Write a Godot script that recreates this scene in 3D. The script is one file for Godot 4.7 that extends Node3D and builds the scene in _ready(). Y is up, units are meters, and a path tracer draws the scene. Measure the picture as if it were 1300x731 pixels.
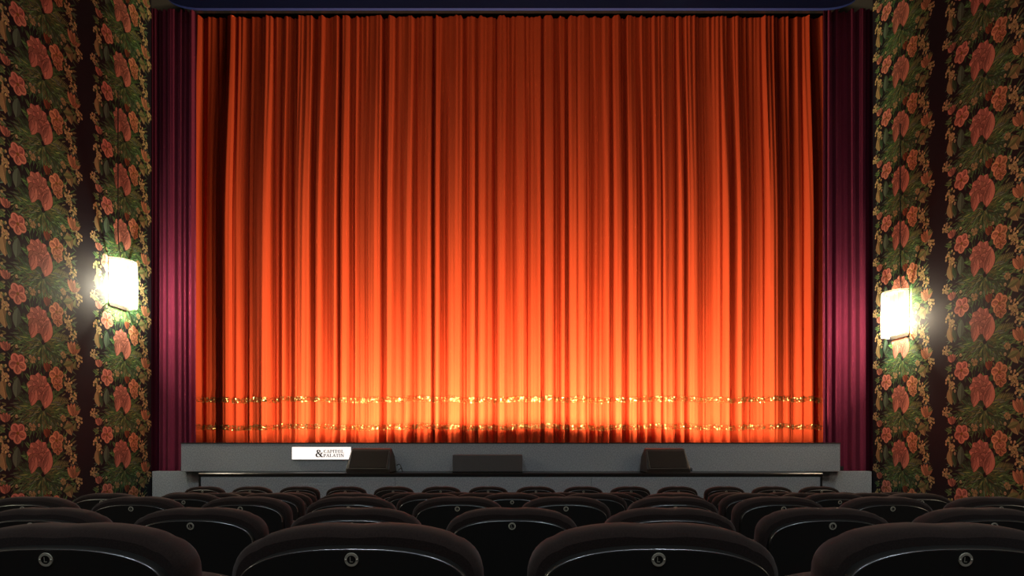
extends Node3D
# A cinema hall looking at the lit red stage curtain. Metres, y up, -z towards the stage; the floor at the foot of the stage is y = 0.

const EYE := 1.55            # height of the seated camera above the floor at the stage
const HALL := 5.3            # half the width of the hall
const STAGE := 1.494         # height of the stage floor
const LEDGE := 1.095         # height of the ledge in front of the stage

# folds of the cloths: from, to (centimetres across the hall), how far forward (0 back, 1 front)
const CURTAIN_FOLDS := [-550.8, -543.9, 1, -541.2, -538.5, 0.15, -534.4, -518, 0.38, -513.9, -500.2, 0.1, -496.1, -485.2, 1, -483.8, -472.9, 0.6, -468.8, -459.2, 0.08, -455.8, -453.7, 0.5, -451, -434.6, 0.38, -430.5, -420.9, 1, -417.5, -414.1, 0.12, -411.4, -405.9, 0.35, -403.9, -401.8, 0.1, -397.7, -393.6, 0.8, -390.9, -385.4, 0.3, -382.7, -375.8, 0, -371.7, -349.9, 1, -346.4, -340.3, 0, -336.9, -329.4, 0.95, -325.3, -313, 0.3, -308.9, -302, 1, -300, -297.2, 0.15, -294.5, -284.3, 1, -281.5, -274.7, 0.2, -271.3, -269.9, 0.7, -266.5, -250.1, 0.55, -246, -228.2, 1, -224.8, -219.4, 0, -214.6, -209.1, 0.95, -203.6, -188.6, 0.5, -184.5, -176.3, 1, -172.9, -168.1, 0.1, -164, -153.1, 0.6, -150.3, -140.1, 0.9, -137.4, -134.6, 0, -131.9, -126.4, 1, -123, -113.4, 0.25, -108, -89.5, 1, -86.1, -81.3, 0.2, -78.6, -75.2, 0.5, -72.4, -65.6, 0.75, -62.9, -60.8, 0.25, -57.4, -47.8, 0.7, -43.7, -35.5, 0.4, -30.8, -26.7, 0, -23.2, -13.7, 1, -9.6, 6.8, 0.45, 10.9, 19.8, 1, 23.2, 26, 0.3, 28.7, 42.4, 0.5, 47.2, 49.2, 0.75, 51.9, 54, 0.25, 58.1, 69, 1, 73.8, 82, 0.1, 84.7, 90.9, 0.65, 94.3, 97, 0, 100.4, 113.4, 0.8, 116.2, 125.7, 1, 127.8, 132.6, 0.75, 135.3, 137.4, 0.25, 143.5, 146.2, 0.6, 150.3, 158.5, 0.35, 162.6, 168.1, 0.75, 170.2, 173.6, 0.3, 177.7, 187.9, 1, 191.3, 198.2, 0, 201.6, 213.9, 0.95, 217.3, 222.8, 0.3, 226.2, 232.3, 0.9, 235.1, 243.3, 0.1, 246.7, 256.9, 0.85, 258.3, 259.7, 0.55, 261.7, 266.5, 0.95, 269.2, 278.8, 0.65, 282.2, 286.3, 0.15, 289.1, 295.9, 0.9, 298.6, 301.4, 0.1, 304.8, 319.1, 1, 323.2, 328, 0.35, 330.7, 333.5, 0.55, 336.2, 344.4, 0.25, 349.9, 363.5, 0.65, 367.6, 374.5, 1, 377.2, 384.7, 0.02, 388.8, 395.7, 1, 399.1, 405.9, 0.2, 408.6, 411.4, 0.5, 415.5, 422.3, 0.15, 426.4, 437.3, 0.45, 442.8, 455.8, 1, 459.9, 468.8, 0.2, 472.2, 483.1, 0.5, 486.5, 491.3, 0.15, 496.1, 507, 0.45, 511.1, 518, 1, 520.7, 537.1, 0.08, 539.8, 545.3, 0.8]
const LEFT_FOLDS := [-555.6, -538.8, 1, -537, -536.6, 0.1, -535, -534, 0.8, -532.5, -531.6, 0.05, -529.2, -525.6, 0.8, -524.1, -523.6, 0, -521.4, -511.9, 0.9, -509.8, -509.1, 0, -507.1, -505.3, 0.35, -503.2, -501.7, 0.85, -500.1, -498.7, 0.2, -496.7, -495.1, 0.75, -493.5, -492.9, 0, -490.9, -489.7, 0.5, -487.9, -486.1, 0.85, -483.7, -481.9, 0.2]
const RIGHT_FOLDS := [471.7, 475.3, 0.8, 476.5, 477.3, 0, 478.9, 482.5, 1, 484.9, 488.5, 0.05, 490.9, 494.5, 0.95, 496.9, 502.9, 0, 505.9, 507.1, 0.35, 509.5, 511.9, 0, 514.9, 518.4, 1, 520.8, 524.4, 0.05, 526.8, 535.2, 1, 537, 537.6, 0.5, 540, 542.4, 0.9, 544.2, 544.8, 0.4, 547.2, 553.2, 0.9]

var used := {}
var M := {}

func _ready() -> void:
	# ---- camera: eye at seat level, lens shifted up so that verticals stay upright
	var cam := Camera3D.new()
	cam.name = "camera"
	cam.projection = Camera3D.PROJECTION_FRUSTUM
	cam.near = 0.1
	cam.far = 60.0
	cam.size = 0.1 * 731.0 / 750.0
	cam.frustum_offset = Vector2(0.0, 0.1 * 192.5 / 750.0)
	cam.position = Vector3(0, EYE, 0)
	add_child(cam)
	cam.current = true
	# ---- environment: a closed room, so the only light is that of its lamps
	var we := WorldEnvironment.new()
	we.name = "environment"
	var env := Environment.new()
	env.background_mode = Environment.BG_COLOR
	env.background_color = Color.BLACK
	env.tonemap_mode = Environment.TONE_MAPPER_LINEAR
	env.tonemap_exposure = 1.0
	env.sdfgi_enabled = true
	env.ssao_enabled = true
	env.ssil_enabled = true
	we.environment = env
	add_child(we)
	# ---- light: footlights behind the stage parapet and sconces along both walls
	var foot_energy := 8.6
	var foot_color := Color(1.0, 0.88, 0.70)
	var sconce_left := 8.6
	var sconce_right := 6.6
	var house_energy := 7.5

	make_materials()
	build_hall()
	build_stage()
	build_curtain()
	side_drape("side_drape", LEFT_FOLDS, "wine red pleated side drape beside the curtain and the brighter wall lamp", 3)
	side_drape("side_drape", RIGHT_FOLDS, "wine red pleated side drape beside the curtain and the lower, dimmer wall lamp", 4)

	# footlights (x, how far below the stage floor)
	var feet := [[-3.5, .01, .35], [-2.8, .03, .8], [-2.0, .06], [-1.25, .075], [-0.5, .08], [0.25, .08], [1.0, .08], [1.75, .075], [2.5, .06], [3.2, .03, .8], [4.1, .005, .4]]
	for f in feet:
		footlight(f[0], f[1], foot_energy * (f[2] if f.size() > 2 else 1.0), foot_color)

	# wall sconces: the pair in view and those further back in the hall
	for k in 3:
		var z := -7.94 + 3.0 * k
		sconce(-1, EYE + 2.08, z, sconce_left * (1.0 if k == 0 else 0.45), Color(1.0, 0.95, 0.84), "lit glass wall lamp on the floral wall on the lit sign's side" if k == 0 else "lit glass wall lamp further back on the wall on the lit sign's side")
		sconce(1, EYE + 1.70, z - 0.12 * (1 if k == 0 else 0), sconce_right * (1.0 if k == 0 else 0.45), Color(1.0, 0.92, 0.80), "lit glass wall lamp, the lower and dimmer one of the pair flanking the curtain" if k == 0 else "lit glass wall lamp further back on the wall opposite the lit sign's side")

	# dim house lights in the ceiling above and behind the camera
	for p in [[-2.2, 1.4], [2.2, 1.4], [-2.2, 3.3], [2.2, 3.3]]:
		house_light(p[0], p[1], house_energy)

	lit_sign()
	stage_monitor(-1.96, -0.16, "black wedge stage monitor partly covering the lit sign")
	stage_monitor(2.13, 0.16, "black wedge stage monitor standing on the ledge far from the lit sign")
	grey_box()
	build_seats()

# ------------------------------------------------------------------ helpers
func numbered(called: String) -> String:
	if not used.has(called):
		used[called] = 0
		return called
	used[called] += 1
	return "%s_%03d" % [called, used[called]]

func thing(called: String, label: String, category: String, at := Vector3.ZERO, group := "") -> Node3D:
	var o := Node3D.new()
	o.name = numbered(called)
	add_child(o)
	o.position = at
	o.set_meta("label", label)
	o.set_meta("category", category)
	if group:
		o.set_meta("group", group)
	return o

func put(called: String, mesh: Mesh, mat: Material, parent: Node, at := Vector3.ZERO) -> MeshInstance3D:
	var o := MeshInstance3D.new()
	o.name = called
	o.mesh = mesh
	o.material_override = mat
	o.position = at
	parent.add_child(o, true)
	return o

func struct(called: String, mesh: Mesh, mat: Material, at := Vector3.ZERO, label := "") -> MeshInstance3D:
	var o := put(numbered(called), mesh, mat, self, at)
	o.set_meta("kind", "structure")
	if label:
		o.set_meta("label", label)
	return o

func mat(called: String, c: Color, rough := 0.8, metal := 0.0, spec := 0.5) -> StandardMaterial3D:
	var m := StandardMaterial3D.new()
	m.resource_name = called
	m.albedo_color = c.linear_to_srgb()
	m.roughness = rough
	m.metallic = metal
	m.metallic_specular = spec
	M[called] = m
	return m

# a texture of fine even speckle about white, to give grain to a plain colour
func speckle(seed_: int, freq: float, low: float, size := 256) -> NoiseTexture2D:
	var n := FastNoiseLite.new()
	n.seed = seed_
	n.frequency = freq
	n.fractal_octaves = 4
	var t := NoiseTexture2D.new()
	t.width = size
	t.height = size
	t.seamless = true
	t.noise = n
	var g := Gradient.new()
	g.set_color(0, Color(low, low, low))
	g.set_color(1, Color.WHITE)
	t.color_ramp = g
	return t

func grain(m: StandardMaterial3D, tex: Texture2D, scale: float) -> void:
	m.albedo_texture = tex
	m.uv1_triplanar = true
	m.uv1_world_triplanar = true
	m.uv1_scale = Vector3.ONE * scale

func make_materials() -> void:
	var fine := speckle(3, 0.09, 0.72)
	var coarse := speckle(8, 0.02, 0.7)
	var m := mat("grey_paint", Color(0.45, 0.52, 0.59), 0.75)
	grain(m, fine, 2.0)
	m = mat("grey_fabric", Color(0.13, 0.13, 0.135), 0.95)
	grain(m, fine, 5.0)
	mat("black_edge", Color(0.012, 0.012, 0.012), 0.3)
	mat("black_paint", Color(0.02, 0.02, 0.02), 0.9)
	m = mat("curtain_cloth", Color(0.66, 0.083, 0.028), 0.85, 0.0, 0.2)
	grain(m, fine, 6.0)
	m = mat("wine_velvet", Color(0.22, 0.026, 0.068), 0.9, 0.0, 0.2)
	m.rim_enabled = true
	m.rim = 0.5
	m.rim_tint = 0.6
	grain(m, fine, 6.0)
	mat("gold_sequin", Color(0.50, 0.37, 0.15), 0.30, 0.95)
	m = mat("blue_paint", Color(0.006, 0.020, 0.13), 0.6)
	mat("ceiling_paint", Color(0.10, 0.09, 0.09), 0.9)
	m = mat("carpet", Color(0.05, 0.03, 0.03), 0.95)
	grain(m, fine, 4.0)
	mat("steel", Color(0.45, 0.45, 0.45), 0.35, 1.0)
	mat("brass", Color(0.55, 0.42, 0.20), 0.4, 1.0)
	mat("bronze", Color(0.02, 0.016, 0.011), 0.7)
	mat("dark_cord", Color(0.02, 0.018, 0.015), 0.6)
	m = mat("sconce_glass", Color(0.86, 0.82, 0.66), 0.22)
	m.transparency = BaseMaterial3D.TRANSPARENCY_ALPHA
	m.albedo_color.a = 0.4
	m.backlight_enabled = true
	m.backlight = Color(0.016, 0.015, 0.011).linear_to_srgb()
	m = mat("lamp_glow", Color(1, 0.95, 0.85), 0.6)
	m.emission_enabled = true
	m.emission = Color(1.0, 0.93, 0.78)
	m.emission_energy_multiplier = 12.0
	m = mat("foot_glow", Color(1, 0.95, 0.85), 0.6)
	m.emission_enabled = true
	m.emission = Color(1.0, 0.88, 0.70)
	m.emission_energy_multiplier = 3.0
	m = mat("sign_glow", Color(0.9, 0.88, 0.85), 0.6)
	m.emission_enabled = true
	m.emission = Color(1.0, 0.95, 0.92)
	m.emission_energy_multiplier = 1.1
	m = mat("house_glow", Color(0.9, 0.9, 0.9), 0.6)
	m.emission_enabled = true
	m.emission = Color(0.93, 0.97, 1.0)
	m.emission_energy_multiplier = 1.5
	mat("ink", Color(0.03, 0.03, 0.03), 0.8)
	# seats
	m = mat("seat_plush", Color(0.034, 0.023, 0.020), 0.95, 0.0, 0.2)
	m.rim_enabled = true
	m.rim = 0.6
	m.rim_tint = 0.4
	grain(m, fine, 9.0)
	m = mat("seat_shell", Color(0.009, 0.009, 0.008), 0.5)
	mat("highlight_metal", Color(0.40, 0.42, 0.44), 0.28, 1.0)  # pale metal that draws the highlight on the rounded shell edge
	mat("dark_trim", Color(0.10, 0.09, 0.085), 0.4, 0.3)
	mat("badge_brass", Color(0.60, 0.58, 0.46), 0.55, 0.6)
	# monitors
	m = mat("monitor_shell", Color(0.02, 0.015, 0.013), 0.5)
	m = mat("monitor_grille", Color(0.040, 0.026, 0.020), 0.85)
	grain(m, speckle(5, 0.2, 0.35), 7.0)
	m = mat("wallpaper", Color(0.80, 0.82, 0.86), 0.75, 0.0, 0.35)
	m.albedo_texture = paint_wallpaper()
	m.texture_repeat = true

func box(size: Vector3) -> BoxMesh:
	var b := BoxMesh.new()
	b.size = size
	return b

# a box with chamfered edges, centred on its origin
func bevel_box(s: Vector3, b: float) -> ArrayMesh:
	var h := s / 2.0
	var prof := []
	for c in [[h.x, h.y - b], [h.x - b, h.y], [-h.x + b, h.y], [-h.x, h.y - b], [-h.x, -h.y + b], [-h.x + b, -h.y], [h.x - b, -h.y], [h.x, -h.y + b]]:
		prof.append(Vector2(c[0], c[1]))
	var inner := []
	for p in prof:
		inner.append(Vector2(clampf(p.x, -h.x + b, h.x - b), clampf(p.y, -h.y + b, h.y - b)))
	var rings := [[inner, h.z], [prof, h.z - b], [prof, -h.z + b], [inner, -h.z]]
	return rings_mesh(rings, true)

# joins outlines [points, z] of equal count into one closed skin
func rings_mesh(rings: Array, flat := false) -> ArrayMesh:
	var st := SurfaceTool.new()
	st.begin(Mesh.PRIMITIVE_TRIANGLES)
	st.set_smooth_group(-1 if flat else 0)
	for r in rings.size() - 1:
		var a: Array = rings[r][0]
		var b: Array = rings[r + 1][0]
		var za: float = rings[r][1]
		var zb: float = rings[r + 1][1]
		for i in a.size():
			var j := (i + 1) % a.size()
			var q := [Vector3(a[i].x, a[i].y, za), Vector3(a[j].x, a[j].y, za), Vector3(b[j].x, b[j].y, zb), Vector3(b[i].x, b[i].y, zb)]
			for k in [0, 1, 2, 0, 2, 3]:
				st.add_vertex(q[k])
	st.set_smooth_group(-1)
	for e in [0, rings.size() - 1]:
		var p := PackedVector2Array(rings[e][0])
		var tri := Geometry2D.triangulate_polygon(p)
		for k in range(0, tri.size(), 3):
			var o := [tri[k], tri[k + 1], tri[k + 2]]
			for t in o:
				st.add_vertex(Vector3(p[t].x, p[t].y, rings[e][1]))
	st.generate_normals()
	return st.commit()

# a polygon in the x-y plane extruded along z from z0 to z1
func prism(points: Array, z0: float, z1: float) -> ArrayMesh:
	return rings_mesh([[points, z1], [points, z0]], true)

func tube_into(st: SurfaceTool, path: Array, r: float, sides := 8) -> void:
	var rings := []
	for i in path.size():
		var d: Vector3 = (path[mini(i + 1, path.size() - 1)] - path[maxi(i - 1, 0)]).normalized()
		var u := d.cross(Vector3(0.31, 0.17, 0.93)).normalized()
		var v := d.cross(u)
		var ring := []
		for k in sides:
			var a := TAU * k / sides
			ring.append(path[i] + (u * cos(a) + v * sin(a)) * r)
		rings.append(ring)
	for i in rings.size() - 1:
		for k in sides:
			var j := (k + 1) % sides
			for q in [rings[i][k], rings[i + 1][k], rings[i + 1][j], rings[i][k], rings[i + 1][j], rings[i][j]]:
				st.add_vertex(q)
	for e in [0, rings.size() - 1]:
		for k in range(1, sides - 1):
			for q in [rings[e][0], rings[e][k], rings[e][k + 1]]:
				st.add_vertex(q)

func tube(path: Array, r: float, sides := 8) -> ArrayMesh:
	var st := SurfaceTool.new()
	st.begin(Mesh.PRIMITIVE_TRIANGLES)
	st.set_smooth_group(0)
	tube_into(st, path, r, sides)
	st.generate_normals()
	return st.commit()

func smooth(t: float) -> float:
	t = clampf(t, 0.0, 1.0)
	return t * t * (3.0 - 2.0 * t)

func hash01(k: int) -> float:
	return float(hash(k * 7919 + 13) % 100003) / 100003.0

# ------------------------------------------------------------------ wallpaper print
const TILE_W := 1.40
const TILE_H := 0.748
const TEX_W := 1024
const TEX_H := 547
var paper: Image
var rng := RandomNumberGenerator.new()

# fills a polygon given in metres from the middle of the tile, wrapping round its edges
func fill(points: Array, c: Color) -> void:
	var k := TEX_W / TILE_W
	var px := []
	var lo := Vector2(1e9, 1e9)
	var hi := Vector2(-1e9, -1e9)
	for p in points:
		var q := Vector2((p.x + TILE_W / 2) * k, (TILE_H / 2 - p.y) * k)
		px.append(q)
		lo = lo.min(q)
		hi = hi.max(q)
	for y in range(int(floor(lo.y)), int(ceil(hi.y)) + 1):
		var xs := []
		var yc := y + 0.5
		for i in px.size():
			var a: Vector2 = px[i]
			var b: Vector2 = px[(i + 1) % px.size()]
			if (a.y <= yc) != (b.y <= yc):
				xs.append(a.x + (yc - a.y) / (b.y - a.y) * (b.x - a.x))
		xs.sort()
		for i in range(0, xs.size() - 1, 2):
			var x0 := int(round(xs[i]))
			var x1 := int(round(xs[i + 1]))
			var yy := posmod(y, TEX_H)
			if x1 <= x0:
				continue
			for w in [-TEX_W, 0, TEX_W]:
				var s: int = maxi(x0 + w, 0)
				var e: int = mini(x1 + w, TEX_W)
				if e > s:
					paper.fill_rect(Rect2i(s, yy, e - s, 1), c)

func vary(c: Color, amount: float) -> Color:
	var f := 1.0 + rng.randf_range(-amount, amount)
	return Color(c.r * f, c.g * f * (1.0 + rng.randf_range(-amount, amount) * 0.4), c.b * f)

# a pointed leaf or petal from its base, with a darker half and a vein
func leaf(base: Vector2, ang: float, length: float, width: float, c: Color, blunt := 0.0, vein := true) -> void:
	var d := Vector2(cos(ang), sin(ang))
	var n := Vector2(-d.y, d.x)
	var l := []
	var r := []
	for i in 9:
		var t := i / 8.0
		var w := width * 0.5 * pow(sin(PI * pow(t, 0.75 + 0.5 * blunt)), 0.8) if t > 0.0 and t < 1.0 else 0.0
		l.append(base + d * length * t + n * w)
		r.append(base + d * length * t - n * w)
	var whole := l.duplicate()
	var back := r.duplicate()
	back.reverse()
	whole.append_array(back)
	fill(whole, c)
	var half := r.duplicate()
	for i in range(8, -1, -1):
		half.append(base + d * length * (i / 8.0))
	fill(half, Color(c.r * 0.78, c.g * 0.78, c.b * 0.78))
	if vein:
		var vw := maxf(width * 0.03, 0.0014)
		fill([base + n * vw, base + d * length * 0.9, base - n * vw], Color(minf(c.r * 1.3, 1), minf(c.g * 1.3, 1), minf(c.b * 1.25, 1)))

func disc(at: Vector2, rx: float, ry: float, c: Color, turn := 0.0) -> void:
	var p := []
	for i in 16:
		var a := TAU * i / 16.0
		p.append(at + Vector2(cos(a) * rx, sin(a) * ry).rotated(turn))
	fill(p, c)

# a petal with a dark outline and streaks
func petal(base: Vector2, ang: float, length: float, width: float, c: Color) -> void:
	leaf(base - Vector2(cos(ang), sin(ang)) * 0.004, ang, length + 0.008, width + 0.010, Color(c.r * 0.55, c.g * 0.45, c.b * 0.45), 0.6, false)
	leaf(base, ang, length, width, c, 0.6, false)
	for k in 3:
		var o := (k - 1) * 0.22
		var d := Vector2(cos(ang + o), sin(ang + o))
		var n := Vector2(-d.y, d.x)
		var s := base + d * length * rng.randf_range(0.2, 0.35)
		fill([s + n * 0.002, s + d * length * 0.5, s - n * 0.002], Color(c.r * 0.62, c.g * 0.5, c.b * 0.5))

func five_petals(at: Vector2, r: float, c: Color, turn: float, squash := 1.0) -> void:
	for k in 5:
		var a := turn + TAU * k / 5.0
		var p := at + Vector2(cos(a) * squash, sin(a)) * r * 0.52
		disc(p, r * 0.50, r * 0.50, Color(c.r * 0.5, c.g * 0.4, c.b * 0.4))
	for k in 5:
		var a := turn + TAU * k / 5.0
		var p := at + Vector2(cos(a) * squash, sin(a)) * r * 0.54
		var cc := vary(c, 0.10)
		disc(p, r * 0.45, r * 0.44, cc)
		petal(at + Vector2(cos(a), sin(a)) * r * 0.1, a, r * 0.75, r * 0.4, Color(cc.r * 0.93, cc.g * 0.88, cc.b * 0.88))
	disc(at, r * 0.16, r * 0.15, Color(0.55, 0.40, 0.16))

func spray(at: Vector2, r: float, c: Color) -> void:
	for k in 7:
		var a := TAU * k / 7.0 + rng.randf() * 0.5
		var p := at + Vector2(cos(a), sin(a)) * r * rng.randf_range(0.55, 0.95)
		var n := Vector2(-sin(a), cos(a)) * 0.0025
		fill([at + n, p + n, p - n, at - n], Color(0.36, 0.36, 0.20))
		disc(p, 0.016, 0.018, Color(0.20, 0.15, 0.08))
		disc(p, 0.0145, 0.0165, vary(c, 0.12))
	for k in 6:
		leaf(at, rng.randf() * TAU, r * 0.75, r * 0.36, vary(c, 0.12), 0.5)

func frond(at: Vector2, ang: float, length: float, c: Color) -> void:
	var n := int(length / 0.018)
	for i in n:
		var t := float(i) / n
		var bend := ang + 0.5 * t * (1.0 if cos(ang) > 0 else -1.0) * -0.6
		var p := at + Vector2(cos(bend), sin(bend)) * length * t
		var s := length * 0.36 * (1.0 - 0.65 * t)
		var cc := vary(c, 0.18)
		leaf(p, bend + 0.75, s, s * 0.19, cc)
		leaf(p, bend - 0.75, s, s * 0.19, Color(cc.r * 0.9, cc.g * 0.9, cc.b * 0.9))
	leaf(at + Vector2(cos(ang), sin(ang)) * length * 0.8, ang, length * 0.2, length * 0.05, c)

func paint_wallpaper() -> ImageTexture:
	rng.seed = 41
	paper = Image.create(TEX_W, TEX_H, false, Image.FORMAT_RGB8)
	var ground := Color(0.105, 0.100, 0.140)
	paper.fill(ground)
	var deep := Color(0.23, 0.38, 0.26)
	var mid := Color(0.35, 0.53, 0.31)
	var olive := Color(0.51, 0.57, 0.35)
	var sage := Color(0.39, 0.51, 0.42)
	var coral := Color(0.90, 0.61, 0.51)
	var orange := Color(0.91, 0.67, 0.48)
	var tan := Color(0.70, 0.63, 0.43)
	var cream := Color(0.84, 0.76, 0.52)
	# leaves behind everything
	for k in 46:
		var p := Vector2(rng.randf_range(-0.44, 0.40), rng.randf_range(-0.37, 0.37))
		leaf(p, rng.randf() * TAU, rng.randf_range(0.07, 0.13), rng.randf_range(0.03, 0.055), vary([deep, sage, deep, mid][k % 4] * 0.8, 0.2))
	for k in 16:
		var right := k % 2 == 0
		var p := Vector2(0.46 if right else -0.47, rng.randf_range(-0.37, 0.37))
		leaf(p, (0.0 if right else PI) + rng.randf_range(-0.9, 0.9), rng.randf_range(0.07, 0.13), rng.randf_range(0.02, 0.035), vary([olive, mid, sage][k % 3], 0.2))
	# dense ferns of slender leaves below and around the rose
	var heart := Vector2(0.03, -0.20)
	for k in 13:
		var a := -PI * 0.5 + (k - 6) * 0.42
		frond(heart + Vector2(cos(a), sin(a)) * 0.03, a, 0.24 + 0.14 * absf(cos(a)), [mid, deep, mid, olive][k % 4])
	for k in 260:
		var a := rng.randf() * TAU
		var q := sqrt(rng.randf())
		var p := Vector2(0.01 + cos(a) * 0.40 * q, -0.24 + sin(a) * 0.15 * q)
		if k % 4 == 0:
			p = Vector2(rng.randf_range(-0.40, 0.36), rng.randf_range(-0.05, 0.33))
		var out := (p - heart).angle() + rng.randf_range(-0.7, 0.7)
		leaf(p, out, rng.randf_range(0.06, 0.12), rng.randf_range(0.011, 0.021), vary([mid, deep, mid, olive, deep, sage][k % 6], 0.28))
	for k in 40:
		var right := k % 2 == 0
		var p := Vector2(0.44 if right else -0.46, rng.randf_range(-0.37, 0.37))
		leaf(p, (0.0 if right else PI) + rng.randf_range(-0.8, 0.8), rng.randf_range(0.06, 0.12), rng.randf_range(0.012, 0.022), vary([olive, mid, sage][k % 3], 0.25))
	# single big leaves
	leaf(Vector2(-0.47, -0.13), 1.75, 0.21, 0.13, tan, 0.5)
	leaf(Vector2(-0.34, -0.10), 1.45, 0.22, 0.11, sage, 0.4)
	leaf(Vector2(-0.40, -0.12), 1.9, 0.17, 0.07, deep, 0.4)
	leaf(Vector2(0.46, -0.50), 1.95, 0.19, 0.13, tan * 0.92, 0.6)
	leaf(Vector2(0.50, -0.44), 1.3, 0.10, 0.05, olive)
	leaf(Vector2(0.33, 0.33), 0.3, 0.15, 0.07, olive, 0.4)
	# the rose: a round head and a drooping petal
	var head := Vector2(-0.035, 0.035)
	for k in 9:
		var a := TAU * k / 9.0 + 0.2
		petal(head + Vector2(cos(a), sin(a)) * 0.025, a, 0.14, 0.115, vary(coral, 0.08))
	for k in 6:
		var a := TAU * k / 6.0 + 0.5
		petal(head + Vector2(cos(a), sin(a)) * 0.005, a, 0.088, 0.075, vary(coral * 0.92, 0.08))
	petal(Vector2(-0.07, 0.01), -1.9, 0.20, 0.10, vary(coral, 0.05))
	petal(Vector2(-0.12, 0.00), -1.75, 0.15, 0.07, coral * 0.9)
	petal(Vector2(0.125, 0.07), -1.85, 0.28, 0.16, vary(coral, 0.04))
	petal(Vector2(0.03, -0.01), -1.45, 0.18, 0.08, coral * 1.04)
	petal(Vector2(0.10, 0.02), -2.0, 0.17, 0.06, coral * 0.88)
	# the other flowers
	five_petals(Vector2(0.225, 0.185), 0.115, orange, 0.4, 0.95)
	five_petals(Vector2(0.245, 0.09), 0.075, orange * 0.95, 1.0)
	five_petals(Vector2(-0.315, 0.265), 0.118, coral * 1.03, 0.9)
	for k in 5:
		petal(Vector2(0.475, -0.27), 1.35 + (k - 2) * 0.36, 0.16, 0.062, vary(orange, 0.08))
	for k in 4:
		leaf(Vector2(0.53, -0.20), 0.3 + 0.35 * k, 0.09, 0.02, olive)
	for k in 4:
		petal(Vector2(-0.47, -0.37), 1.57 + (k - 1.5) * 0.42, 0.105, 0.05, vary(coral, 0.1))
	for k in 3:
		petal(Vector2(0.085, 0.22), 1.57 + (k - 1) * 0.4, 0.11, 0.045, vary(Color(0.62, 0.36, 0.24), 0.08))
	# sprays of small blossoms
	spray(Vector2(-0.50, 0.17), 0.085, cream)
	spray(Vector2(-0.47, 0.10), 0.05, cream)
	spray(Vector2(0.40, 0.12), 0.065, cream)
	spray(Vector2(0.42, 0.055), 0.05, tan)
	spray(Vector2(0.485, -0.03), 0.07, cream)
	spray(Vector2(0.585, -0.315), 0.055, cream * 0.95)
	spray(Vector2(-0.12, 0.335), 0.05, tan)
	spray(Vector2(0.33, -0.30), 0.04, tan)
	spray(Vector2(-0.57, -0.22), 0.06, cream)
	for p in [[-0.33, -0.30], [-0.15, -0.385], [-0.03, -0.39], [0.14, -0.41], [0.57, -0.40], [0.54, -0.27], [-0.55, -0.17], [-0.545, -0.26], [0.36, 0.21], [-0.2, 0.31], [-0.42, 0.03], [0.3, -0.38]]:
		disc(Vector2(p[0], p[1]), 0.021, 0.024, Color(0.22, 0.18, 0.10))
		disc(Vector2(p[0], p[1]), 0.017, 0.020, vary(Color(0.78, 0.72, 0.56), 0.06))
		disc(Vector2(p[0], p[1] - 0.004), 0.007, 0.008, Color(0.5, 0.42, 0.22))
	# woven ground: every thread a little lighter or darker
	var data := paper.get_data()
	for i in range(0, data.size(), 3):
		var f := rng.randf_range(0.86, 1.12)
		data[i] = mini(int(data[i] * f), 255)
		data[i + 1] = mini(int(data[i + 1] * f), 255)
		data[i + 2] = mini(int(data[i + 2] * f), 255)
	paper.set_data(TEX_W, TEX_H, false, Image.FORMAT_RGB8, data)
	return ImageTexture.create_from_image(paper)

# ------------------------------------------------------------------ the hall
# a wall slab whose face towards the hall carries the print; u runs to the right as one looks at it from the hall
func paper_wall(side: int, z0: float, z1: float, y0: float, y1: float, thick: float) -> ArrayMesh:
	var st := SurfaceTool.new()
	st.begin(Mesh.PRIMITIVE_TRIANGLES)
	st.set_smooth_group(-1)
	var xi := HALL * side
	var xo := (HALL + thick) * side
	var rose := Vector2(-6.65, EYE + 1.30)      # where the middle of one printed tile lies (z, y)
	var add := func(v: Vector3) -> void:
		var u := (v.z - rose.x) / TILE_W * side + 0.5
		st.set_uv(Vector2(u, 0.5 - (v.y - rose.y) / TILE_H))
		st.add_vertex(v)
	var c := [Vector3(xi, y0, z0), Vector3(xi, y1, z0), Vector3(xi, y1, z1), Vector3(xi, y0, z1), Vector3(xo, y0, z0), Vector3(xo, y1, z0), Vector3(xo, y1, z1), Vector3(xo, y0, z1)]
	for f in [[0, 1, 2, 3], [4, 7, 6, 5], [0, 4, 5, 1], [3, 2, 6, 7], [1, 5, 6, 2], [0, 3, 7, 4]]:
		for k in [0, 1, 2, 0, 2, 3]:
			add.call(c[f[k]])
	st.generate_normals()
	return st.commit()

const ROW_Z := [1.04, 1.99, 2.94, 3.90, 4.85, 5.80, 6.72]   # how far ahead of the camera the back of each row stands

func tread(k: float) -> float:
	var drop := [0.160, 0.240, 0.293, 0.362, 0.445, 0.525, 0.54]
	return EYE - 0.95 - (drop[int(k)] if k >= 0 else 0.155 + 0.07 * k)

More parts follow.
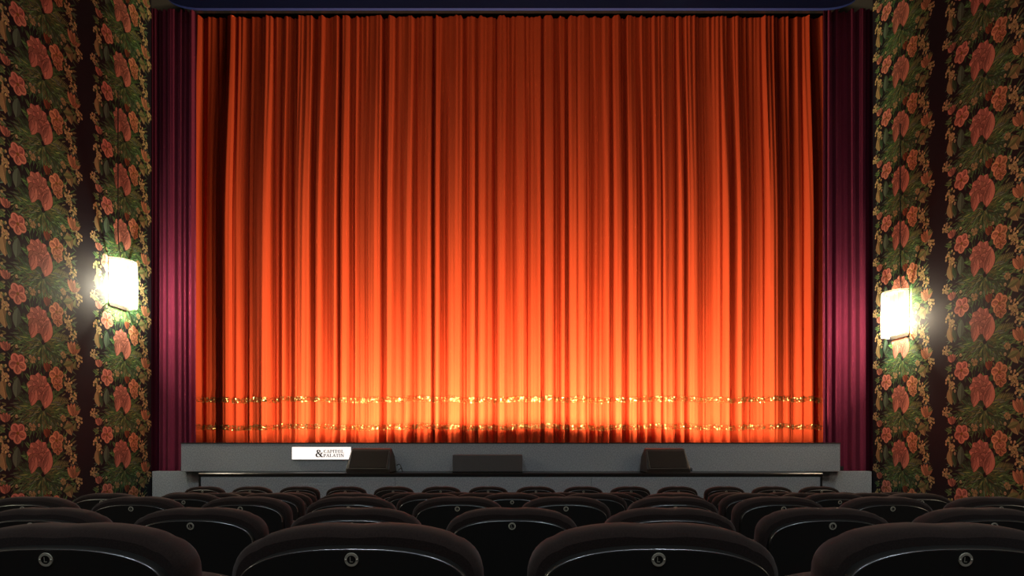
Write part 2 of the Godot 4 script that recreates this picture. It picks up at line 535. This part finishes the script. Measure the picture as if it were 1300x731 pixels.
func build_hall() -> void:
	struct("wall_left", paper_wall(-1, 4.0, -8.68, -0.3, 8.7, 0.3), M.wallpaper, Vector3.ZERO, "dark wall papered with coral flowers and green leaves, on the lit sign's side")
	struct("wall_right", paper_wall(1, 4.0, -8.68, -0.3, 8.7, 0.3), M.wallpaper, Vector3.ZERO, "dark wall papered with coral flowers and green leaves, opposite the lit sign's side")
	struct("wall_back", box(Vector3(11.6, 9.0, 0.3)), M.ceiling_paint, Vector3(0, 4.2, 4.15))
	struct("ceiling", box(Vector3(11.6, 0.3, 12.9)), M.ceiling_paint, Vector3(0, 8.75, -2.3))
	# floor: a flat strip at the stage and one low tread for each row
	var prof := [Vector2(-8.8, -0.25), Vector2(-8.8, 0.0), Vector2(-7.55, 0.0)]
	var z := -7.55
	for k in range(6, -5, -1):
		var y := tread(k)
		var back: float = -1.04 - 0.95 * k + 0.32
		prof.append(Vector2(z, y))
		prof.append(Vector2(back, y))
		z = back
	prof.append(Vector2(4.0, tread(-4)))
	prof.append(Vector2(4.0, -0.25))
	var fl := struct("floor", prism(prof, -HALL, HALL), M.carpet)
	fl.rotation.y = -PI / 2.0
	# swap axes: the profile's x is the hall's z
	fl.rotation.y = -PI / 2.0
	# blue header over the curtain with rounded lower corners
	var p := [Vector2(-5.85, 8.9), Vector2(5.85, 8.9)]
	var low := EYE + 6.36
	var r := 0.55
	for e in [[5.12, 0.0], [-5.12, 0.5]]:
		for i in 9:
			var a: float = PI * 0.5 * i / 8.0
			if e[0] > 0:
				p.append(Vector2(e[0] - r + r * cos(a), low + 0.22 - 0.22 * sin(a)))
			else:
				p.append(Vector2(e[0] + r - r * sin(a), low + 0.22 - 0.22 * cos(a)))
		if e[0] > 0:
			pass
	p.append(Vector2(-5.85, low + 0.22))
	p.insert(2, Vector2(5.85, low + 0.22))
	struct("trim_1", prism(p, -8.76, -8.71), M.blue_paint, Vector3.ZERO, "dark blue header with rounded lower corners above the curtain")
	# the stage house that closes the scene behind the curtain
	struct("wall_stage_back", box(Vector3(14.0, 9.6, 0.2)), M.black_paint, Vector3(0, 4.5, -11.4))
	struct("wall_stage_left", box(Vector3(0.2, 9.6, 2.8)), M.black_paint, Vector3(-6.9, 4.5, -10.0))
	struct("wall_stage_right", box(Vector3(0.2, 9.6, 2.8)), M.black_paint, Vector3(6.9, 4.5, -10.0))
	struct("ceiling_stage", box(Vector3(14.0, 0.2, 2.9)), M.black_paint, Vector3(0, 9.3, -10.05))
	struct("wall_proscenium_left", box(Vector3(1.3, 9.6, 0.14)), M.black_paint, Vector3(-6.2, 4.5, -8.61))
	struct("wall_proscenium_right", box(Vector3(1.3, 9.6, 0.14)), M.black_paint, Vector3(6.2, 4.5, -8.61))

func build_stage() -> void:
	# plinth from wall to wall, carrying the side drapes
	struct("trim_2", box(Vector3(10.58, LEDGE - 0.012, 0.12)), M.grey_paint, Vector3(0, (LEDGE - 0.012) / 2, -8.75), "grey plinth below the side drapes")
	# stage front, its parapet and the trough of the footlights behind it
	struct("wall_front", bevel_box(Vector3(9.42, STAGE - LEDGE + 0.004, 0.12), 0.006), M.grey_paint, Vector3(-0.02, (STAGE + LEDGE) / 2, -8.50), "grey painted front of the stage")
	struct("trim_3", bevel_box(Vector3(9.43, 0.014, 0.14), 0.004), M.black_paint, Vector3(-0.02, STAGE + 0.007, -8.50), "black strip along the top of the stage front")
	struct("floor_trough", box(Vector3(9.6, 0.06, 0.55)), M.black_paint, Vector3(0, STAGE - 0.36, -8.83))
	struct("floor_stage", box(Vector3(13.6, 0.5, 2.2)), M.black_paint, Vector3(0, STAGE - 0.25, -10.21))
	# ledge with a black nosing, the front in panels
	var t := thing("stage_ledge", "long grey ledge with a black edge in front of the stage", "ledge", Vector3(-0.02, 0, -8.24))
	put("body", box(Vector3(8.46, LEDGE - 0.05, 0.36)), M.grey_paint, t, Vector3(0, (LEDGE - 0.05) / 2, 0))
	put("edge", bevel_box(Vector3(8.52, 0.048, 0.40), 0.01), M.black_edge, t, Vector3(0, LEDGE - 0.024, 0))
	var cuts := [-4.22, -1.57, 1.10, 4.22]
	for k in 3:
		var w: float = cuts[k + 1] - cuts[k] - 0.006
		put("panel", bevel_box(Vector3(w, LEDGE - 0.06, 0.012), 0.003), M.grey_paint, t, Vector3((cuts[k] + cuts[k + 1]) / 2, (LEDGE - 0.06) / 2, 0.186))
	var hatch := put("hatch", bevel_box(Vector3(0.78, 0.6, 0.008), 0.003), M.grey_paint, t, Vector3(-2.52, 0.65, 0.196))
	hatch.set_meta("label", "flush hatch in the ledge front")
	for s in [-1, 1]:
		put("shadow_gap_strip", box(Vector3(0.02, LEDGE - 0.05, 0.02)), M.black_edge, t, Vector3(4.235 * s, (LEDGE - 0.05) / 2, 0.19))  # black strips standing in for the shadow gap at each ledge end

# ------------------------------------------------------------------ cloth
func fold_depth(list: Array, x: float) -> float:
	var n := list.size() / 3
	if x <= list[0]:
		return list[2]
	for i in n:
		var a: float = list[i * 3]
		var b: float = list[i * 3 + 1]
		if x < a:
			var pb: float = list[i * 3 - 2]
			var t := smooth((x - pb) / (a - pb))
			return lerpf(list[i * 3 - 1], list[i * 3 + 2], t)
		if x <= b:
			# plates bulge a little
			var m := (x - a) / maxf(b - a, 0.01)
			return list[i * 3 + 2] + 0.10 * sin(PI * m) * minf((b - a) / 8.0, 1.0)
	return list[n * 3 - 1]

# how far the cloth stands forward at x (m) and the share h of its height (0 foot, 1 top)
func curtain_forward(x: float, h: float) -> float:
	var sway := 0.6 * sin(x * 2.1 + 1.0) * h * h + 0.35 * sin(x * 5.3 + h * 2.0)
	var full := smooth((1.02 - h) / 0.55)
	var f := fold_depth(CURTAIN_FOLDS, x * 100.0 + sway * (1.0 - h * 0.2)) * 0.25 * lerpf(0.28, 1.0, full)
	var pleat := 0.014 * sin(x * TAU / 0.198) + 0.008 * sin(x * TAU / 0.083 + 1.3 * sin(x * 3.1))
	var ripple := 0.006 * sin(x * 57.0 + 2.0 * sin(h * 3.0 + x)) + 0.004 * sin(x * 91.0 + 1.7)
	return f + pleat * smooth((h - 0.45) / 0.5) + ripple

func cloth_mesh(xs: PackedFloat32Array, ys: PackedFloat32Array, at: Callable) -> ArrayMesh:
	var v := PackedVector3Array()
	var idx := PackedInt32Array()
	for j in ys.size():
		for i in xs.size():
			v.append(at.call(xs[i], ys[j]))
	var w := xs.size()
	for j in ys.size() - 1:
		for i in w - 1:
			var a := j * w + i
			idx.append_array([a, a + w, a + 1, a + 1, a + w, a + w + 1])
	var nrm := PackedVector3Array()
	nrm.resize(v.size())
	for j in ys.size():
		for i in w:
			var dx := v[j * w + mini(i + 1, w - 1)] - v[j * w + maxi(i - 1, 0)]
			var dy := v[mini(j + 1, ys.size() - 1) * w + i] - v[maxi(j - 1, 0) * w + i]
			nrm[j * w + i] = dx.cross(dy).normalized()
	var arr := []
	arr.resize(Mesh.ARRAY_MAX)
	arr[Mesh.ARRAY_VERTEX] = v
	arr[Mesh.ARRAY_NORMAL] = nrm
	arr[Mesh.ARRAY_INDEX] = idx
	var m := ArrayMesh.new()
	m.add_surface_from_arrays(Mesh.PRIMITIVE_TRIANGLES, arr)
	return m

func build_curtain() -> void:
	var t := thing("stage_curtain", "tall orange red stage curtain in deep folds with two gold sequin bands", "curtain", Vector3(0, STAGE, -10.38))
	var tall := 7.395 + EYE - STAGE
	var xs := PackedFloat32Array()
	var n := 1820
	for i in n + 1:
		xs.append(lerpf(-5.58, 5.58, float(i) / n))
	var ys := PackedFloat32Array()
	for j in 33:
		ys.append(0.006 + (tall - 0.006) * j / 32.0)
	put("cloth", cloth_mesh(xs, ys, func(x, y): return Vector3(x, y, curtain_forward(x, y / tall))), M.curtain_cloth, t)
	# two bands of sequins: small flat scales, each tilted its own way
	var r := RandomNumberGenerator.new()
	r.seed = 5
	for high in [EYE + 0.217 - STAGE, EYE + 0.692 - STAGE]:
		var st := SurfaceTool.new()
		st.begin(Mesh.PRIMITIVE_TRIANGLES)
		st.set_smooth_group(-1)
		var x := -5.5
		while x < 5.5:
			var droop := 0.012 * sin(x * 3.0) + 0.008 * sin(x * 11.0 + high)
			for row in 6:
				if r.randf() < 0.12:
					continue
				var y: float = high + droop + (row - 2.5) * 0.015 + r.randf_range(-0.006, 0.006)
				var xx := x + r.randf_range(-0.008, 0.008)
				var e := 0.004
				var dz := (curtain_forward(xx + e, y / tall) - curtain_forward(xx - e, y / tall)) / (2 * e)
				var nn := Vector3(-dz, 0, 1).normalized()
				nn = (nn + Vector3(r.randf_range(-0.7, 0.7), r.randf_range(-0.9, 0.6), 0)).normalized()
				var u := nn.cross(Vector3.UP).normalized()
				var w := u.cross(nn)
				var s := r.randf_range(0.005, 0.009)
				var c := Vector3(xx, y, curtain_forward(xx, y / tall) + 0.014)
				var q := [c - u * s - w * s, c + u * s - w * s, c + u * s + w * s, c - u * s + w * s]
				for k in [0, 1, 2, 0, 2, 3]:
					st.add_vertex(q[k])
			x += 0.0145 / sqrt(1.0 + pow((curtain_forward(x + 0.01, 0.1) - curtain_forward(x, 0.1)) / 0.01, 2.0))
		st.generate_normals()
		var band := put("sequin_band", st.commit(), M.gold_sequin, t)
		band.set_meta("label", "band of glittering gold sequins")
		band.set_meta("kind", "stuff")
	put("track", bevel_box(Vector3(11.3, 0.11, 0.10), 0.01), M.black_edge, t, Vector3(0, tall + 0.06, 0.16))
	var hook := tube([Vector3(0, 0, 0), Vector3(0, 0.03, 0.012), Vector3(0, 0.055, 0.006), Vector3(0, 0.06, -0.01)], 0.006, 6)
	for k in 54:
		put("hook", hook, M.steel, t, Vector3(-5.3 + k * 0.2, tall + 0.02, 0.226))

func side_drape(called: String, folds: Array, label: String, seed_: int) -> void:
	var x0: float = folds[0] / 100.0
	var x1: float = folds[folds.size() - 2] / 100.0
	var o := (x0 + x1) / 2.0
	var t := thing(called, label, "drape", Vector3(o, LEDGE - 0.02, -9.03))
	var xs := PackedFloat32Array()
	var n := int((x1 - x0) / 0.0045)
	for i in n + 1:
		xs.append(lerpf(x0, x1, float(i) / n))
	var ys := PackedFloat32Array()
	for j in 19:
		ys.append(7.0 * j / 18.0)
	put("cloth", cloth_mesh(xs, ys, func(x, y):
		var h: float = y / 7.0
		var inner := 0.05 * (1.0 - h) * (1.0 - h) if x < 0 else -0.0
		var w := 0.004 * sin(h * 5.0 + x * 9.0 + seed_)
		return Vector3(x - o + w + inner * 0.0, y, 0.085 * fold_depth(folds, x * 100.0) + 0.002 * sin(x * 160.0))), M.wine_velvet, t)
	put("hem", box(Vector3(x1 - x0 - 0.02, 0.02, 0.02)), M.wine_velvet, t, Vector3(0, 0.012, 0.02))

# ------------------------------------------------------------------ lamps
func footlight(x: float, below: float, energy: float, c: Color) -> void:
	var t := thing("footlight", "small black footlight hidden in the trough behind the stage front", "footlight", Vector3(x, STAGE - 0.33, -8.86), "footlights in the stage trough")
	var top := 0.33 - below - 0.02
	put("housing", bevel_box(Vector3(0.22, top - 0.02, 0.14), 0.008), M.black_paint, t, Vector3(0, (top - 0.02) / 2, 0))
	var lens := put("lens", bevel_box(Vector3(0.18, 0.012, 0.10), 0.003), M.foot_glow, t, Vector3(0, top - 0.014, 0))
	lens.set_meta("label", "glowing lens")
	var l := SpotLight3D.new()
	l.name = "footlight_beam"
	l.spot_angle = 72.0
	l.spot_angle_attenuation = 0.35
	l.spot_range = 14.0
	l.spot_attenuation = 2.0
	l.light_energy = energy
	l.light_color = c
	l.light_size = 0.04
	l.shadow_enabled = true
	t.add_child(l)
	l.position = Vector3(0, top + 0.02, 0)
	l.rotation = Vector3(deg_to_rad(36), 0, 0)

func sconce(side: int, y: float, z: float, energy: float, c: Color, label: String) -> void:
	var t := thing("wall_sconce", label, "wall lamp", Vector3(HALL * side, y, z), "glass wall lamps")
	# local +x points into the hall
	t.rotation.y = PI if side > 0 else 0.0
	var R := 0.20
	var high := 0.58
	put("back_plate", bevel_box(Vector3(0.014, high + 0.05, 0.36), 0.004), M.bronze, t, Vector3(0.008, 0.0, 0))
	for e in [high / 2 + 0.012, -high / 2 + 0.03]:
		var path := []
		for i in 17:
			var a := -PI / 2 + PI * i / 16.0
			path.append(Vector3(0.02 + cos(a) * (R - 0.022), e, sin(a) * (R - 0.022)))
		put("ring", tube(path, 0.012 if e > 0 else 0.008, 8), M.brass, t)
	put("cap", half_disc(R + 0.008, 0.008), M.sconce_glass, t, Vector3(0.016, high / 2 + 0.022, 0))
	put("base_plate", half_disc(R - 0.03, 0.006), M.sconce_glass, t, Vector3(0.016, -high / 2 + 0.03, 0))
	var n := 11
	for i in n:
		var a := -PI / 2 + PI * (i + 0.5) / n
		var drop := 0.012 * hash01(i + int(z * 10))
		var w := R * PI / n * 0.50
		var prof := []
		for k in 8:
			var b := TAU * (k + 0.5) / 8.0
			prof.append(Vector2(cos(b) * w * 0.45, sin(b) * w))
		# a faceted glass strip standing upright
		var st := rings_mesh([[prof, high / 2], [prof, -high / 2 - drop]], true)
		var g := put("glass_strip", st, M.sconce_glass, t, Vector3(0.02 + cos(a) * R, 0, sin(a) * R))
		g.basis = Basis(Vector3.UP, -a) * Basis(Vector3(1, 0, 0), Vector3(0, 0, -1), Vector3(0, 1, 0))
	var bulb := SphereMesh.new()
	bulb.radius = 0.032
	bulb.height = 0.09
	bulb.radial_segments = 16
	bulb.rings = 8
	put("bulb", bulb, M.lamp_glow, t, Vector3(0.15, -0.06, 0))
	put("socket", tube([Vector3(0.022, 0.02, 0), Vector3(0.13, 0.02, 0), Vector3(0.15, 0.0, 0), Vector3(0.15, -0.02, 0)], 0.014, 8), M.brass, t)
	var cord := []
	for i in 13:
		var h := i / 12.0
		cord.append(Vector3(0.006 + 0.012 * (1.0 - smooth(h * 6.0)), high / 2 + 0.02 + h * 2.3, 0.05 * (1.0 - smooth(h * 8.0)) * -1.0))
	put("cord", tube(cord, 0.006, 6), M.dark_cord, t)
	var l := OmniLight3D.new()
	l.name = "sconce_light"
	l.omni_range = 16.0
	l.omni_attenuation = 2.0
	l.light_energy = energy
	l.light_color = c
	l.light_size = 0.03
	l.shadow_enabled = true
	t.add_child(l)
	l.position = Vector3(0.15, -0.06, 0)

func half_disc(r: float, thick: float) -> ArrayMesh:
	var p := []
	for i in 17:
		var a := -PI / 2 + PI * i / 16.0
		p.append(Vector2(cos(a) * r, sin(a) * r))
	var m := prism(p, -thick / 2, thick / 2)
	var st := SurfaceTool.new()
	st.begin(Mesh.PRIMITIVE_TRIANGLES)
	st.append_from(m, 0, Transform3D(Basis(Vector3.RIGHT, PI / 2)))
	return st.commit()

func house_light(x: float, z: float, energy: float) -> void:
	var t := thing("ceiling_light", "dim square house light recessed in the ceiling above the back rows", "ceiling light", Vector3(x, 8.60, z), "house lights in the ceiling")
	put("frame", bevel_box(Vector3(0.50, 0.04, 0.50), 0.006), M.ceiling_paint, t, Vector3(0, -0.02, 0))
	put("diffuser", bevel_box(Vector3(0.42, 0.012, 0.42), 0.004), M.house_glow, t, Vector3(0, -0.042, 0))
	var l := AreaLight3D.new()
	l.name = "house_light"
	l.area_size = Vector2(0.4, 0.4)
	l.area_range = 20.0
	l.light_energy = energy
	l.light_color = Color(0.93, 0.97, 1.0)
	l.shadow_enabled = true
	t.add_child(l)
	l.position = Vector3(0, -0.06, 0)
	l.rotation.x = -PI / 2

# ------------------------------------------------------------------ on the ledge
func text(s: String, size: float, font: Font, deep := 0.003) -> TextMesh:
	var m := TextMesh.new()
	m.text = s
	m.font = font
	m.font_size = 64
	m.pixel_size = size / 64.0
	m.depth = deep
	return m

func lit_sign() -> void:
	var t := thing("lit_sign", "small white lit sign with cinema lettering on the grey stage front", "sign", Vector3(-2.712, EYE - 0.193, -8.425))
	put("case", bevel_box(Vector3(0.85, 0.19, 0.03), 0.004), M.grey_paint, t)
	var f := put("face", bevel_box(Vector3(0.838, 0.176, 0.008), 0.002), M.sign_glow, t, Vector3(0, 0, 0.017))
	var font := SystemFont.new()
	font.font_names = PackedStringArray(["Droid Serif"])
	font.font_weight = 700
	put("lettering", text("&", 0.15, font), M.ink, f, Vector3(-0.03, -0.005, 0.006))
	put("lettering", text("CAPITOL", 0.064, font), M.ink, f, Vector3(0.175, 0.027, 0.006))
	put("lettering", text("PALATIN", 0.064, font), M.ink, f, Vector3(0.175, -0.032, 0.006))
	var l := AreaLight3D.new()
	l.name = "sign_light"
	l.area_size = Vector2(0.82, 0.16)
	l.area_range = 8.0
	l.light_energy = 0.25
	l.light_color = Color(1.0, 0.95, 0.92)
	l.shadow_enabled = true
	t.add_child(l)
	l.position = Vector3(0, 0, 0.03)
	l.rotation.y = PI

func stage_monitor(x: float, turn: float, label: String) -> void:
	var t := thing("stage_monitor", label, "speaker", Vector3(x, LEDGE, -8.245), "wedge stage monitors on the ledge")
	t.rotation.y = turn
	# profile seen from the side: x towards the hall
	var prof := [Vector2(0.145, 0.0), Vector2(0.15, 0.05), Vector2(0.02, 0.325), Vector2(-0.03, 0.335), Vector2(-0.12, 0.22), Vector2(-0.12, 0.0)]
	var small := []
	for p in prof:
		small.append(Vector2(p.x * 0.93, 0.012 + p.y * 0.955))
	var shell := put("shell", wedge(prof, small), M.monitor_shell, t)
	shell.rotation.y = -PI / 2.0
	# the sloping grille
	var a := Vector2(0.147, 0.056)
	var b := Vector2(0.026, 0.314)
	var along := (b - a)
	var g := put("grille", bevel_box(Vector3(0.53, along.length() - 0.03, 0.012), 0.004), M.monitor_grille, t, Vector3(0, (a.y + b.y) / 2, (a.x + b.x) / 2 + 0.003))
	g.rotation.x = -atan2(a.x - b.x, b.y - a.y)
	var rim := put("rim", bevel_box(Vector3(0.56, 0.012, 0.014), 0.003), M.dark_trim, t, Vector3(0, a.y + 0.004, a.x + 0.002))
	rim.rotation.x = g.rotation.x
	for s in [-1, 1]:
		var side := put("rim", bevel_box(Vector3(0.010, along.length() - 0.02, 0.014), 0.003), M.dark_trim, t, Vector3(0.272 * s, (a.y + b.y) / 2, (a.x + b.x) / 2 + 0.002))
		side.rotation.x = g.rotation.x
	var c := []
	for i in 15:
		var h := i / 14.0
		c.append(Vector3(0.33 + 0.10 * sin(h * 2.6), 0.09 + 0.035 * sin(h * 9.0) - 0.08 * h, -0.10 + 0.08 * h))
	put("cable", tube(c, 0.006, 6), M.dark_cord, t)

# the wedge cabinet: its sides lean in towards the top
func wedge(prof: Array, small: Array) -> ArrayMesh:
	var st := SurfaceTool.new()
	st.begin(Mesh.PRIMITIVE_TRIANGLES)
	st.set_smooth_group(-1)
	var rings := []
	for e in [[small, 0.322], [prof, 0.305], [prof, -0.305], [small, -0.322]]:
		var ring := []
		for p in e[0]:
			ring.append(Vector3(p.x, p.y, e[1] * (1.0 - 0.12 * p.y / 0.335)))
		rings.append(ring)
	for k in 3:
		for i in prof.size():
			var j := (i + 1) % prof.size()
			for q in [rings[k][i], rings[k][j], rings[k + 1][j], rings[k][i], rings[k + 1][j], rings[k + 1][i]]:
				st.add_vertex(q)
	for e in [0, 3]:
		for i in range(1, prof.size() - 1):
			for q in [rings[e][0], rings[e][i], rings[e][i + 1]]:
				st.add_vertex(q)
	st.generate_normals()
	return st.commit()

func grey_box() -> void:
	var t := thing("grey_box", "dark grey fabric covered box standing mid ledge", "box", Vector3(-0.335, LEDGE, -8.24))
	put("body", bevel_box(Vector3(0.955, 0.246, 0.34), 0.006), M.grey_fabric, t, Vector3(0, 0.123, 0))
	put("base_strip", box(Vector3(0.955, 0.02, 0.008)), M.black_edge, t, Vector3(0, 0.012, 0.172))

# ------------------------------------------------------------------ seats
# outline of a seat back seen from behind, its top at y = 0, inset by d
func back_outline(half: float, crown: float, corner: float, low: float, d: float, ribs := 0.0) -> Array:
	var right := []
	var steps := 14
	for i in steps + 1:
		# crown: a flat arch, then a round shoulder
		var a := PI * 0.5 * i / steps
		var e := 2.0 / 2.9
		var x := half * pow(sin(a), e)
		var y := -corner + corner * pow(cos(a), e) - crown * (x / half) * (x / half)
		right.append(Vector2(x, y))
	right.append(Vector2(half * 0.985, low * 0.55 - crown))
	right.append(Vector2(half * 0.90, low + 0.05))
	right.append(Vector2(half * 0.80, low))
	var pts := []
	for p in right:
		pts.append(p)
	for i in range(right.size() - 1, 0, -1):
		pts.append(Vector2(-right[i].x, right[i].y))
	var out := []
	var n := pts.size()
	for i in n:
		var prev: Vector2 = pts[posmod(i - 1, n)]
		var next: Vector2 = pts[(i + 1) % n]
		var tan := (next - prev).normalized()
		var inward := Vector2(tan.y, -tan.x) * (1.0)
		if inward.dot(Vector2(0, low / 2) - pts[i]) < 0:
			inward = -inward
		var groove := 0.0
		if ribs > 0.0:
			var ph: float = absf(fposmod(pts[i].x / 0.062 + 0.5, 1.0) - 0.5)
			groove = ribs * smooth((0.12 - ph) / 0.12)
		out.append(pts[i] + inward * (d + groove))
	return out

func make_seat(label: String, group: String) -> Node3D:
	var t := thing("cinema_seat", label, "seat", Vector3.ZERO, group)
	var lean := deg_to_rad(7)
	var top := 0.95
	var tilt := Basis(Vector3.RIGHT, lean)
	# upholstered back: z = 0 is the side towards the row behind, the seat faces -z
	var rings := []
	for r in [[0.000, 0.014], [-0.008, 0.004], [-0.022, 0.0], [-0.045, 0.001], [-0.065, 0.004], [-0.082, 0.013], [-0.094, 0.03]]:
		rings.append([back_outline(0.232, 0.006, 0.105, -0.52, r[1], 0.0035), r[0]])
	var b := put("backrest", rings_mesh(rings), M.seat_plush, t)
	b.basis = tilt
	b.position = Vector3(0, top, -0.02)
	var sh := []
	for r in [[0.0165, 0.0045], [0.0155, 0.0015], [0.012, 0.0], [-0.004, 0.0]]:
		sh.append([back_outline(0.208, 0.012, 0.075, -0.50, r[1]), r[0]])
	var s := put("back_shell", rings_mesh(sh), M.seat_shell, t)
	s.set_meta("label", "smooth black back shell")
	s.basis = tilt
	s.position = Vector3(0, top, -0.02) + tilt * Vector3(0, -0.030, 0.004)
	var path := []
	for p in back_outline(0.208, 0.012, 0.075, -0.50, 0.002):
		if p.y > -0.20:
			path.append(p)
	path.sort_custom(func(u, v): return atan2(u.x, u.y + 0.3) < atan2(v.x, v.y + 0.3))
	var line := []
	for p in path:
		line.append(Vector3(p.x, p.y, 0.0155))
	put("highlight_line", tube(line, 0.0015, 6), M.highlight_metal, s)  # thin bright tube added in place of the highlight along the shell edge
	var badge := Node3D.new()
	badge.name = "badge"
	badge.set_meta("label", "small round brass number badge with two screws")
	s.add_child(badge)
	badge.position = Vector3(0, -0.020, 0.0168)
	var st := SurfaceTool.new()
	st.begin(Mesh.PRIMITIVE_TRIANGLES)
	st.set_smooth_group(-1)
	for i in 28:
		var a0 := TAU * i / 28.0
		var a1 := TAU * (i + 1) / 28.0
		var d0 := Vector3(cos(a0), sin(a0), 0)
		var d1 := Vector3(cos(a1), sin(a1), 0)
		var zz := Vector3(0, 0, 0.0015)
		for q in [d0 * 0.0078 + zz, d1 * 0.0078 + zz, d1 * 0.0122 + zz, d0 * 0.0078 + zz, d1 * 0.0122 + zz, d0 * 0.0122 + zz, d0 * 0.0122 + zz, d1 * 0.0122 + zz, d1 * 0.0126, d0 * 0.0122 + zz, d1 * 0.0126, d0 * 0.0126]:
			st.add_vertex(q)
	# the worn mark in the middle and the two screws
	for q in [[-0.0022, 0.0005, 0.0012, 0.009], [-0.0005, -0.0038, 0.0055, 0.0014]]:
		var cx: float = q[0]
		var cy: float = q[1]
		var w: float = q[2]
		var h: float = q[3]
		var v := [Vector3(cx - w / 2, cy - h / 2, 0.001), Vector3(cx + w / 2, cy - h / 2, 0.001), Vector3(cx + w / 2, cy + h / 2, 0.001), Vector3(cx - w / 2, cy + h / 2, 0.001)]
		for k in [0, 1, 2, 0, 2, 3]:
			st.add_vertex(v[k])
	for sx in [-0.0100, 0.0100]:
		for i in 8:
			var a0 := TAU * i / 8.0
			var a1 := TAU * (i + 1) / 8.0
			for q in [Vector3(sx, 0, 0.0030), Vector3(sx + cos(a0) * 0.0019, sin(a0) * 0.0019, 0.0016), Vector3(sx + cos(a1) * 0.0019, sin(a1) * 0.0019, 0.0016)]:
				st.add_vertex(q)
	st.generate_normals()
	s.remove_child(badge)
	badge.free()
	var bd := put("badge", st.commit(), M.badge_brass, s, Vector3(0, -0.020, 0.0168))
	bd.set_meta("label", "small round brass number badge with two screws")
	# tipped-up seat, armrests and feet
	var cush := []
	for r in [[0.06, 0.03], [0.05, 0.008], [0.03, 0.0], [-0.03, 0.0], [-0.05, 0.012], [-0.058, 0.03]]:
		cush.append([back_outline(0.215, 0.01, 0.06, -0.42, r[1]), r[0]])
	var c := put("seat_cushion", rings_mesh(cush), M.seat_plush, t, Vector3(0, 0.80, -0.32))
	c.basis = Basis(Vector3.RIGHT, deg_to_rad(8))
	for e in [-1, 1]:
		put("armrest", bevel_box(Vector3(0.046, 0.035, 0.34), 0.012), M.seat_shell, t, Vector3(0.2455 * e, 0.62, -0.26))
		put("side_frame", bevel_box(Vector3(0.026, 0.60, 0.26), 0.008), M.seat_shell, t, Vector3(0.2455 * e, 0.302, -0.26))
		put("foot", bevel_box(Vector3(0.044, 0.02, 0.32), 0.006), M.steel, t, Vector3(0.2455 * e, 0.01, -0.26))
	return t

const ROW_LABEL := ["plush brown cinema seat in the row farthest from the stage, black shell with round badge", "plush brown cinema seat in the second row from the back", "plush brown cinema seat in the third row from the back",
	"plush brown cinema seat in the middle row of seven", "plush brown cinema seat in the third row from the stage", "plush brown cinema seat in the second row from the stage", ""]
const ORDINAL := ["first", "second", "third", "fourth", "fifth", "sixth", "seventh", "eighth", "ninth", "tenth", "eleventh", "twelfth", "thirteenth", "last"]

func build_seats() -> void:
	var pitch := 0.5425
	var rows := [
		[-0.826, -0.283, 0.260, 0.803],
		range(-3, 4).map(func(k): return k * pitch),
		range(-5, 5).map(func(k): return (k + 0.5) * pitch),
		range(-5, 6).map(func(k): return k * pitch),
		range(-5, 6).map(func(k): return (k + 0.5) * pitch),
		range(-6, 8).map(func(k): return k * pitch),
		range(-7, 7).map(func(k): return (k + 0.5) * pitch),
	]
	var first: Node3D
	for r in 7:
		for i in rows[r].size():
			var x: float = rows[r][i]
			var label: String = ROW_LABEL[r] if r < 6 else "plush brown cinema seat in the front row, %s from the lit sign's end" % ORDINAL[i]
			var group := "cinema seats in row %d from the stage" % (7 - r)
			var o: Node3D
			if first == null:
				first = make_seat(label, group)
				o = first
			else:
				o = first.duplicate()
				o.name = numbered("cinema_seat")
				add_child(o)
				o.set_meta("label", label)
				o.set_meta("group", group)
			var k: int = r * 10 + i
			o.position = Vector3(x + 0.004 * (hash01(k) - 0.5), tread(r), -ROW_Z[r])
			o.rotation.y = 0.01 * (hash01(k + 500) - 0.5)
